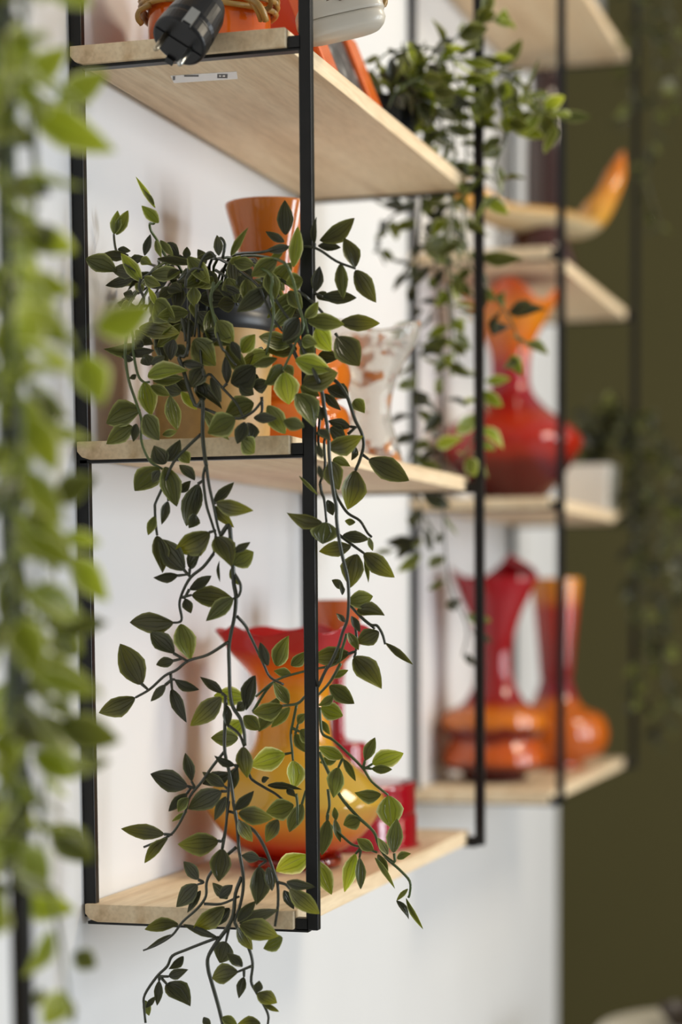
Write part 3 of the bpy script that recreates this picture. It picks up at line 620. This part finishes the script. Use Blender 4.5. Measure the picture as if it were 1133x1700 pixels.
# tracks of the long vines (tile coordinates)
trace('C', [(280,0),(275,130),(300,290),(350,440),(385,560),(385,700),(440,830),(500,870),(545,895)], -.03, -.035, m=M_STEMG, pre=rim(-2.2) + [atY(206, 520, -.02)])
trace('C', [(330,0),(330,100),(360,250),(400,300),(440,300)], -.03, m=M_STEMG, pre=rim(-2.0) + [atY(222, 525, -.01)])
trace('C', [(700,60),(640,130),(660,200),(745,455),(795,430),(795,640),(810,800),(820,860)], -.03, -.055, .0021, .0019, pre=rim(-1.6))
trace('C', [(820,860),(805,900),(800,960),(820,1120),(850,1222),(885,1332)], -.055, -.055)
trace('C', [(820,860),(840,1000),(870,1133),(895,1260),(915,1335)], -.055, -.057)
trace('C', [(785,650),(700,730),(600,840),(530,1000),(480,1110),(475,1152),(480,1252),(490,1330)], -.04, -.055)
trace('C', [(900,0),(960,110),(1020,190)], -.04, pre=rim(-1.4))
trace('C', [(790,190),(850,250),(930,340),(1020,440),(1075,550)], -.035, pre=rim(-1.5))
trace('C', [(745,455),(860,500),(940,530),(1040,545),(1133,500),(1200,420)], -.04)
trace('C', [(960,310),(930,340)], -.035); trace('C', [(765,985),(800,960)], -.055); trace('C', [(870,1110),(885,1115)], -.055)
trace('C', [(540,890),(560,1040),(565,1100)], -.04)
trace('B', [(60,440),(245,405),(415,410),(560,500),(690,550)], -.01, .0, m=M_STEM, pre=rim(-.9))
trace('B', [(0,630),(80,760),(130,880),(200,970)], -.02, pre=rim(-1.2))
trace('B', [(300,700),(380,760),(435,810),(500,880),(560,910),(585,912)], .0, pre=rim(-.6))
trace('B', [(100,570),(120,720),(140,860),(90,1130)], -.035, m=M_STEMG, pre=rim(-1.1))
trace('B', [(170,490),(260,600),(300,760),(340,930),(300,1020),(250,1133),(205,1225)], -.035, m=M_STEMG, pre=rim(-.8))
trace('B', [(345,880),(370,985)], -.03, m=M_STEMG); trace('B', [(555,985),(575,1015)], -.01); trace('B', [(415,380),(415,410)], 0)
trace('B', [(415,715),(470,740)], 0); trace('B', [(120,700),(180,800),(250,900)], -.02)
trace('D', [(300,150),(420,230),(545,285),(620,370),(660,470),(690,560),(730,640),(745,720),(720,820),(690,893)], -.01, .012, .0019, .0016, pre=rim(-.4))
trace('D', [(380,180),(460,360),(480,480),(500,600),(510,700),(515,820),(540,1030),(560,1133),(562,1222),(577,1342),(602,1472),(632,1592),(642,1692),(642,1792),(632,1892),(602,1972),(572,2072),(522,2180),(490,2225),(440,2330)], -.01, .02, .0021, .0015, pre=rim(-.3))
trace('D', [(510,650),(480,700),(485,870),(450,980)], .005); trace('D', [(740,790),(780,820)], .012); trace('D', [(655,600),(700,605)], .012); trace('D', [(640,650),(690,605)], .012)
trace('D', [(60,400),(60,500),(20,540)], -.03); trace('D', [(430,480),(450,530),(440,700),(470,800)], .01); trace('D', [(420,640),(520,690)], .01)
trace('A', [(560,580),(530,520),(490,440),(450,380),(440,330),(470,325),(480,250)], .03, 0, m=M_STEMG, pre=rim(-2.4))
trace('A', [(260,545),(220,520),(205,470),(198,400)], .04, .06, pre=rim(2.8)); trace('A', [(760,720),(765,650),(800,560),(850,520),(890,570)], -.01, pre=None)
trace('A', [(930,560),(945,470),(920,425),(900,440)], .02); trace('A', [(680,760),(690,680),(740,630),(800,640)], -.02); trace('A', [(860,850),(850,800),(920,710)], -.02, m=M_STEMG)
trace('A', [(870,720),(850,850),(880,980),(930,1133)], -.03, m=M_STEMG); trace('A', [(640,545),(685,570)], .05); trace('A', [(330,700),(400,690),(500,640),(640,690)], -.01)
trace('A', [(380,700),(370,760),(400,860),(300,1050),(280,1133)], -.02)
trace('A', [(755,870),(750,1000),(740,1090)], -.02); trace('A', [(880,640),(960,690)], -.01); trace('A', [(655,965),(675,1060),(680,1120)], -.03)
trace('E', [(870,360),(800,450),(715,520),(660,620),(640,700),(655,790),(640,820),(590,825)], -.055); trace('E', [(670,470),(715,520)]); trace('E', [(630,508),(700,500)]); trace('E', [(710,460),(705,515)])
trace('E', [(655,655),(722,638)]); trace('E', [(706,600),(670,665)]); trace('E', [(885,240),(870,360)]); trace('E', [(840,218),(885,205)])
trace('E', [(915,240),(970,170),(985,260),(1000,450),(1005,560),(1020,650),(1010,780),(985,900),(972,1000),(975,1133),(980,1292),(1000,1392),(1050,1472),(1075,1562),(1080,1650)], -.057, -.05, .0022, .0017)
trace('E', [(965,955),(830,1040),(700,1080),(620,1142),(540,1182),(440,1272),(345,1327)], -.055, -.05); trace('E', [(600,1030),(690,1080)]); trace('E', [(600,1080),(660,1065)])
trace('E', [(385,1235),(430,1275)]); trace('G', [(580,70),(590,180)]); trace('G', [(545,150),(590,115),(610,115)])
trace('E', [(1025,780),(1080,840),(1110,900),(1200,1090),(1250,1190),(1340,1240)], -.05, -.02); trace('E', [(1000,480),(1050,570),(1040,640),(1000,665)])
trace('F', [(548,-110),(556,-50),(590,20),(640,90),(720,140),(770,220),(800,250)], .02); trace('F', [(580,235),(680,310),(750,360)], .015); trace('F', [(640,690),(720,780),(820,865)], .02); trace('F', [(720,780),(790,838),(835,845),(870,900),(890,970)], .015)
trace('F', [(452,-112),(462,-50),(480,0),(495,150)], -.005); trace('F', [(640,1035),(690,1020),(680,1060)], .02); trace('F', [(690,850),(700,960),(690,1020)], .02)
trace('F', [(590,1100),(520,1220),(440,1310)], .03, .05, m=M_STEMG); trace('F', [(630,900),(600,1000),(560,1100),(350,1150),(160,1210),(20,1320)], .03, .05, m=M_STEMG)
trace('G', [(950,220),(945,420),(945,600),(980,760),(1000,900),(1020,1050),(1040,1133)], -.05, -.055, .0018, .0015); trace('G', [(965,420),(1040,480),(1075,565)])
trace('G', [(925,206),(950,222)]); trace('G', [(955,285),(950,222)])
trace('G', [(940,600),(860,700),(790,800),(710,900),(680,1000),(620,1110),(560,1170),(400,1240)], -.05, -.055, .0015, .0012); trace('G', [(695,830),(740,840),(720,795)]); trace('G', [(690,880),(715,845)])
trace('G', [(975,760),(970,860),(960,1000),(950,1133),(930,1253)], -.05, -.055); trace('G', [(920,865),(975,860),(940,830)]); trace('G', [(1010,690),(1030,700),(980,740)]); trace('G', [(975,1000),(1030,1015)])
trace('K', [(200,290),(300,275),(360,220),(440,160),(500,20)], .05, .03, m=M_STEMG); trace('K', [(295,280),(270,400),(255,480),(265,600),(270,660)], .055, m=M_STEMG); trace('K', [(265,440),(330,470)], .055, m=M_STEMG); trace('K', [(285,480),(305,410)], .055, m=M_STEMG)
trace('K', [(215,615),(265,605)], .055, m=M_STEMG); trace('K', [(450,300),(455,400),(470,480),(540,520),(640,610),(740,710),(800,800),(910,890)], .055, .06, m=M_STEMG); trace('K', [(755,655),(745,712),(805,680)], .058, m=M_STEMG); trace('K', [(745,705),(800,714)], .058, m=M_STEMG)
trace('K', [(445,600),(500,720),(590,900),(700,1030),(810,1133),(845,1220),(895,1310),(985,1390),(1055,1470),(1055,1550),(1045,1580)], .055, .05, .0018, .0012, m=M_STEMG); trace('K', [(505,850),(515,960),(500,1030),(510,1080),(585,1150),(665,1220),(735,1240),(835,1275)], .055, .05, m=M_STEMG)
trace('K', [(605,640),(575,705)], .055, m=M_STEMG); trace('K', [(-55,660),(-25,750),(0,790),(80,840),(150,880),(200,920)], .0); trace('K', [(0,330),(80,200),(140,130)], .05, m=M_STEMG); trace('K', [(290,880),(300,950),(300,1090)], .04, m=M_STEMG); trace('K', [(330,950),(355,860)], .05, m=M_STEMG)
trace('H', [(860,310),(780,380),(690,480),(660,550),(655,640),(600,720),(500,810),(430,900),(330,965),(235,1003)], -.055, -.06, .0017, .0010); trace('H', [(605,528),(640,545),(600,560)])
trace('H', [(840,0),(865,150),(880,330),(905,480),(905,600),(880,720),(850,800),(865,850)], -.055, -.055, .0018, .0016); trace('H', [(895,510),(855,620),(840,760),(800,850),(720,960),(670,1050),(672,1133),(695,1220),(735,1360),(765,1480),(785,1580)], -.055, -.06, .0020, .0018)
trace('H', [(820,820),(800,900),(790,945)]); trace('H', [(740,915),(620,960),(520,1000),(430,1040),(395,1110),(325,1180),(245,1300),(240,1380),(250,1490)], -.058, -.06, .0017, .0012)
trace('H', [(870,130),(980,200),(1040,290),(1080,380),(1115,480),(1138,560),(1140,700),(1120,840)], -.05, -.05, .0018, .0014); trace('H', [(1015,385),(1060,400),(1012,438)], -.05); trace('H', [(645,690),(760,690),(880,640)]); trace('H', [(735,268),(775,245),(812,0)]); trace('H', [(765,320),(775,245)]); trace('H', [(375,222),(430,225)])
trace('H', [(865,850),(940,980),(970,1090),(960,1210),(995,1285),(1045,1370),(1075,1440),(1072,1500)], -.055, -.06); trace('M', [(800,420),(705,460)]); trace('M', [(750,445),(750,493)]); trace('M', [(185,490),(235,545)]); trace('M', [(180,490),(245,490)]); trace('M', [(180,490),(180,520)])
trace('J', [(910,350),(910,410),(840,360)], .05, m=M_STEMG); trace('J', [(130,545),(180,560),(208,590)], -.05); trace('J', [(680,320),(650,355)], .05, m=M_STEMG); trace('J', [(685,330),(676,380)], .05, m=M_STEMG); trace('J', [(465,85),(464,125)], .05, m=M_STEMG)
# loose foliage over the soil
for k in range(34):
    a = R.uniform(-math.pi, math.pi); rr = R.uniform(.015, .085)
    B = Vector((POT.x + rr * math.cos(a), POT.y + rr * math.sin(a) * .8, TM + tz + R.uniform(-.018, .028)))
    dr = Vector((math.cos(a) + R.uniform(-.5, .5), math.sin(a) + R.uniform(-.5, .5), R.uniform(-.7, .35))).normalized()
    leaf(P1, B, B + dr * R.uniform(.026, .040), R.uniform(.012, .018), R.choice('dddm'), Vector((R.uniform(-.4, .4), R.uniform(-.6, 0), 1)).normalized())
for k in range(26):
    x, y = R.uniform(225, 500), R.uniform(425, 610)
    B = atY(x, y, R.uniform(-.02, .035)); dr = Vector((R.uniform(-.9, .9), R.uniform(-.5, .2), R.uniform(-1, .1))).normalized()
    leaf(P1, B, B + dr * R.uniform(.028, .040), R.uniform(.014, .019), R.choice('ddmmo'))
for k in range(9):
    a = R.uniform(-math.pi, math.pi); p0 = Vector((POT.x, POT.y, TM + tz - .006)); q = p0 + Vector((.04 * math.cos(a), .04 * math.sin(a), .03)); e = p0 + Vector((.075 * math.cos(a), .07 * math.sin(a), R.uniform(-.02, .02)))
    stem(P1, [p0, q, e], .0015, .001)

# ---- other plants, vines with leaves along them
def vine(root, pts, step, ll, tones, seed, m=None, spread=1.0, r=.0017, facing=None):
    rn = random.Random(seed); stem(root, pts, r, r * .6, m)
    C = catmull(pts, 10); acc = 0; s = 1
    for a, b in zip(C, C[1:]):
        d = b - a; acc += d.length
        while acc > step:
            acc -= step * rn.uniform(.8, 1.25); s = -s
            ang = rn.uniform(0, 2 * math.pi); t = d.normalized() if d.length else Vector((0, 0, -1))
            side = Vector((math.cos(ang), math.sin(ang), 0)); side = side - t * side.dot(t)
            if side.length < .1: side = Vector((1, 0, 0))
            dr = (side.normalized() * spread + t * rn.uniform(.1, .7) + Vector((0, 0, rn.uniform(-.5, .25)))).normalized()
            L = ll * rn.uniform(.7, 1.15); B = a + dr * .006
            nr = (side * -.2 + Vector((rn.uniform(-.2, .8), rn.uniform(-.9, .2), rn.uniform(.0, .9)))).normalized()
            leaf(root, B, B + dr * L, L * rn.uniform(.40, .55), rn.choice(tones), nr, rn.uniform(-.5, .5), rn)
def W(Y, *pts): return [atY(x, y, Y if len(q) == 0 else q[0]) for x, y, *q in pts]
def potted(name, label, loc, r, h, m, rimm=None, square=False):
    t = thing(name, label, 'plant', loc)
    if square:
        bm = bmesh.new(); v = box(bm, -r, r, -r, r, 0, h)
        for q in v:
            if q.co.z < h / 2: q.co.x *= .90; q.co.y *= .90
        top = [f for f in bm.faces if all(q.co.z > h / 2 for q in f.verts)]
        res = bmesh.ops.inset_individual(bm, faces=top, thickness=.005)
        bmesh.ops.translate(bm, verts=list(top[0].verts), vec=(0, 0, -.012))
        obj('pot', bm, m, t, smooth=False, bevel=.004)
    else:
        obj('pot', lathe([(0, 0), (r * .82, 0), (r * .85, .004), (r, h), (r * .94, h), (r * .92, h - .012), (0, h - .014)], 40, 1), m, t)
    return t
# plant two: far end of the top board, middle unit
q = base_at(678, .62, TT); q.x = .135
P2 = potted('trailing_plant', 'trailing plant in a black pot at far end of the middle shelf top board', q, .046, .075, simple('black_pot', (.012, .013, .016), .25, 0, .5, .3))
s2 = Vector((q.x, q.y, q.z + .07))
def W2(*pts): return [s2] + W(.68, *pts)
vine(P2, W2((720,110,.64),(760,60,.66),(800,40,.68),(830,30,.68)), .0065, .040, 'mml', 1, M_STEMG)
vine(P2, W2((720,90,.6),(690,80,.58),(640,90,.56),(620,120,.55)), .009, .036, 'dm', 2, M_STEMG)
vine(P2, W2((740,100,.64),(790,110,.68),(850,130,.7),(900,180,.7),(925,205,.7)), .006, .042, 'mml', 3, M_STEMG)
vine(P2, W2((730,120,.64),(780,160,.68),(820,170,.7),(870,200,.72)), .008, .042, 'mll', 4, M_STEMG)
vine(P2, W2((720,150,.6),(735,230,.73),(748,330,.765),(742,430,.765),(752,520,.765),(748,610,.765)), .0085, .038, 'mmld', 5, M_STEMG)
vine(P2, W2((715,170,.6),(700,240,.765),(700,330,.765),(694,420,.765),(690,520,.765),(692,620,.765),(688,760,.765),(700,880,.765),(650,915,.765)), .0125, .040, 'dm', 6, M_STEM)
vine(P2, W2((760,150,.66),(775,240,.72),(770,340,.73),(780,440,.73),(835,510,.73),(860,560,.73),(866,600,.73)), .0125, .038, 'mmd', 7, M_STEMG)
vine(P2, W2((740,170,.66),(755,300,.765),(745,480,.765),(760,600,.765),(800,640,.765),(785,730,.765),(760,770,.765)), .014, .040, 'ml', 8, M_STEMG)
vine(P2, W2((700,130,.6),(660,150,.56),(645,180,.55)), .010, .034, 'md', 9, M_STEMG)
vine(P2, W2((738,215,.77),(722,400,.77),(735,600,.77),(735,800,.77),(745,960,.77),(775,1040,.77),(768,1090,.77)), .024, .036, 'md', 10, M_STEM)
vine(P2, W(.76, (690,345),(650,360),(625,400),(640,440)), .012, .036, 'dm', 11, M_STEM)
vine(P2, W2((800,130,.68),(840,220,.70),(820,280,.70),(835,330,.7)), .014, .040, 'lm', 12, M_STEMG)
for bx, by, tx, ty, wd, tn, Y in ((845,200,905,228,28,'l',.71),(905,225,915,178,30,'m',.71),(900,180,938,160,26,'l',.71),(850,190,840,222,34,'l',.72),(805,325,845,355,24,'l',.72),(800,425,870,430,26,'m',.73),(845,520,880,500,24,'d',.73),(850,590,868,625,26,'l',.73),(800,650,835,675,24,'l',.73),(725,740,770,728,26,'l',.73),(775,760,790,790,30,'l',.73),(730,560,695,590,24,'d',.765),(690,740,720,745,24,'m',.765),(690,900,640,900,24,'d',.765),(700,920,660,950,22,'m',.765)):
    leaf(P2, atY(bx, by, Y), atY(tx, ty, Y - .01), wd * .73e-3, tn)
# plant three: white pot, far unit middle board
q = base_at(978, 1.93, TM); q.x = min(q.x, .168)
P3 = potted('trailing_plant', 'shaded trailing plant in square white pot at far end of the farthest middle board', q, .046, .088, simple('white_ceramic', (.80, .77, .70), .3, 0, .5, .2), square=True)
s2 = Vector((q.x, q.y, q.z + .078))
for i, pts in enumerate((((1000,700,1.92),(1050,720,1.92),(1075,800,1.92),(1080,900,1.92),(1060,960,1.92),(1075,1080,1.92)), ((990,700,1.93),(1040,690,1.95),(1100,760,1.95),(1120,850,1.95),(1125,960,1.95),(1100,1060,1.95),(1110,1160,1.95),(1095,1240,1.95)), ((980,690,1.90),(960,700,1.88),(955,740,1.86)), ((1000,690,1.9),(1010,660,1.9),(1030,680,1.9),(1060,760,1.9),(1050,860,1.9),(1065,980,1.9)), ((985,700,1.93),(1030,720,1.94),(1090,820,1.94),(1095,980,1.94),(1070,1100,1.94),(1058,1180,1.94)), ((990,690,1.92),(1060,700,1.9),(1130,770,1.9),(1140,880,1.9),(1130,1000,1.9)))):
    vine(P3, [s2] + W(1.93, *pts), .0115, .040, 'ddm', 30 + i, M_STEM)
# plant four: top board of the far unit, out of frame above, vines hanging in
q = Vector((.15, 1.90, ZT2 + TH + .0006))
P4 = potted('trailing_plant', 'dim hanging vine in front of the olive wall, trailing in at upper right', q, .045, .08, simple('grey_pot', (.2, .2, .19), .5))
s2 = Vector((q.x, q.y, q.z + .075))
for i, pts in enumerate((((1045,-60,1.9),(1062,40,1.92),(1050,110,1.92),(1045,180,1.92),(1030,220,1.92)), ((1060,-60,1.9),(1085,60,1.95),(1090,180,1.95),(1075,290,1.95),(1100,390,1.95)), ((1050,-70,1.9),(1110,10,1.9),(1125,100,1.9),(1130,180,1.9)))):
    vine(P4, [s2] + W(1.9, *pts), .016, .038, 'ddm', 50 + i, M_STEM)
# plant zero: nearest unit, out of focus at the left edge
q = Vector((.13, -.80, TT))
P0 = potted('trailing_plant', 'large blurred bright green hanging vine in the foreground at left edge', q, .06, .11, simple('grey_brown_pot', (.25, .2, .16), .5))
s0 = Vector((q.x, q.y, q.z + .10)); e0 = Vector((.24, -.74, TT + .05))
for i, pts in enumerate((((5,-120,-.70),(12,60,-.69),(18,260,-.68),(5,460,-.68),(15,640,-.68),(10,820,-.68),(20,1000,-.68),(15,1180,-.68),(20,1330,-.68)), ((40,-120,-.68),(30,120,-.67),(20,340,-.66),(40,560,-.66),(55,720,-.66),(35,900,-.66),(60,1060,-.66),(40,1230,-.66),(70,1380,-.66),(30,1480,-.66)),
                         ((-20,-100,-.72),(-10,200,-.70),(5,480,-.70),(-5,760,-.70),(10,1080,-.70),(0,1300,-.70),(10,1500,-.70)), ((20,-100,-.66),(60,300,-.65),(30,600,-.65),(60,900,-.65),(80,1200,-.65),(70,1400,-.65),(100,1560,-.65),(118,1690,-.65)), ((30,420,-.72),(20,560,-.72),(35,700,-.72),(15,860,-.72),(30,1020,-.72),(25,1200,-.72),(30,1420,-.72)))):
    vine(P0, ([s0, e0] if i < 4 else []) + W(-.6, *pts), (.0150, .0175, .016, .042, .017)[i], .046, ('mll', 'mll', 'llm', 'ml', 'mll')[i], 70 + i, M_STEMG)
for bx, by, tx, ty, wd, tn in ((35,142,114,78,46,'l'),(45,180,192,252,60,'l'),(95,172,180,120,46,'l'),(0,215,62,242,50,'m'),(25,295,86,326,32,'d'),(30,370,78,402,38,'m'),(0,520,88,498,46,'l'),(160,547,259,506,56,'l'),(140,590,170,674,60,'l'),(-5,60,32,25,40,'m'),
                               (90,832,164,793,46,'m'),(120,925,180,998,48,'l'),(105,888,166,902,28,'l'),(76,1036,180,1034,42,'m'),(90,1045,137,1088,44,'l'),(45,1147,117,1113,48,'m'),(55,1190,120,1248,52,'m'),(84,1370,157,1432,58,'m'),(38,1490,128,1512,52,'l'),(122,1582,160,1606,36,'m'),(70,1640,60,1672,20,'m'),(105,1652,122,1700,24,'m'),(20,700,80,680,48,'l'),(10,1010,70,1075,50,'l'),(0,1330,60,1380,50,'l'),(20,1130,-10,1220,56,'l')):
    Y = -.62 + R.uniform(-.02, .02); leaf(P0, atY(bx, by, Y), atY(tx, ty, Y - R.uniform(-.01, .015)), wd * 1.15 * .40e-3, tn, roll=R.uniform(-.35, .35))
for pts in (((60,300),(45,185)),((60,160),(95,172)),((60,560),(110,560),(160,547)),((60,560),(120,570),(140,590)),((60,800),(90,832)),((60,880),(105,888),(120,925)),((40,1020),(76,1036)),((60,1340),(84,1370))):
    stem(P0, W(-.62, *pts), .0012, .0009, M_STEMG)

# ------------------------------------------------------------------ round table low at the right, with a dark bowl
tc = atZ(1190, 1708, .75)
tb = thing('round_table', 'pale round table top at the bottom right corner below the shelves', 'table', (tc.x, tc.y, 0))
M_TW = simple('cream_lacquer', (.72, .66, .52), .4)
obj('table_top', lathe([(0, .725), (.205, .725), (.212, .732), (.212, .744), (.206, .75), (0, .75)], 56, 1), M_TW, tb)
obj('pedestal', lathe([(.02, .725), (.024, .70), (.022, .2), (.03, .04), (.15, .012), (.155, 0), (0, 0)], 32, 2), M_TW, tb)
bc = atZ(1140, 1704, .75)
bw = tag(obj('dark_bowl', lathe([(0, 0), (.025, 0), (.028, .004), (.046, .026), (.050, .036), (.047, .036), (.042, .026), (.02, .008), (0, .007)], 32, 2), simple('dark_stoneware', (.03, .018, .012), .35), loc=(bc.x, bc.y, .7505)), 'small dark bowl on the round cream table top', 'bowl')

# ------------------------------------------------------------------ keep stems and leaves from passing through boards and posts
from mathutils.bvhtree import BVHTree
def world_tree(objs):
    V, F = [], []
    for o, M in objs:
        n = len(V); V += [M @ q.co for q in o.data.vertices]; F += [[n + i for i in p.vertices] for p in o.data.polygons]
    return BVHTree.FromPolygons(V, F)
def local(o):
    M = o.matrix_basis.copy(); p = o.parent
    while p: M = p.matrix_basis @ M; p = p.parent
    return M
for u, plants in ((u1, (P1, P2)), (u2, (P3, P4)), (u0, (P0,))):
    st_ = world_tree([(c, local(c)) for c in u.children])
    for P in plants:
        for o in P.children:
            if not o.name.startswith(('leaf', 'vine_stem')): continue
            c = local(o) @ (sum((q.co for q in o.data.vertices), Vector()) / len(o.data.vertices)); d = (CAM - c).normalized()
            for k in range(14):
                if not world_tree([(o, local(o))]).overlap(st_): break
                o.location = o.location + d * .006
            else:
                if o.name.startswith('leaf'): bpy.data.objects.remove(o)

# past 300 leaves on one plant the smallest ones become one part
for P in (P1, P2, P3, P4, P0):
    lf = [o for o in P.children if o.name.startswith('leaf')]
    if len(lf) <= 298: continue
    lf.sort(key=lambda o: -o.matrix_basis.to_scale().x / depth(local(o).translation))
    rest = lf[298:]; V, F, U, MI, mats = [], [], [], [], []
    for o in rest:
        n = len(V); me = o.data; M = o.matrix_basis
        if me.materials[0] not in mats: mats.append(me.materials[0])
        V += [M @ q.co for q in me.vertices]
        for p in me.polygons:
            F.append([n + k for k in p.vertices]); MI.append(mats.index(me.materials[0])); U += [me.uv_layers[0].data[l].uv.copy() for l in p.loop_indices]
    me = bpy.data.meshes.new('small_leaves'); me.from_pydata(V, [], F); uvl = me.uv_layers.new(name='UVMap')
    for k, uv in enumerate(U): uvl.data[k].uv = uv
    for m_ in mats: me.materials.append(m_)
    for p, k in zip(me.polygons, MI): p.material_index = k; p.use_smooth = True
    o = bpy.data.objects.new('small_leaves', me); COL.objects.link(o); o.parent = P; o['kind'] = 'stuff'
    for q in rest: bpy.data.objects.remove(q)
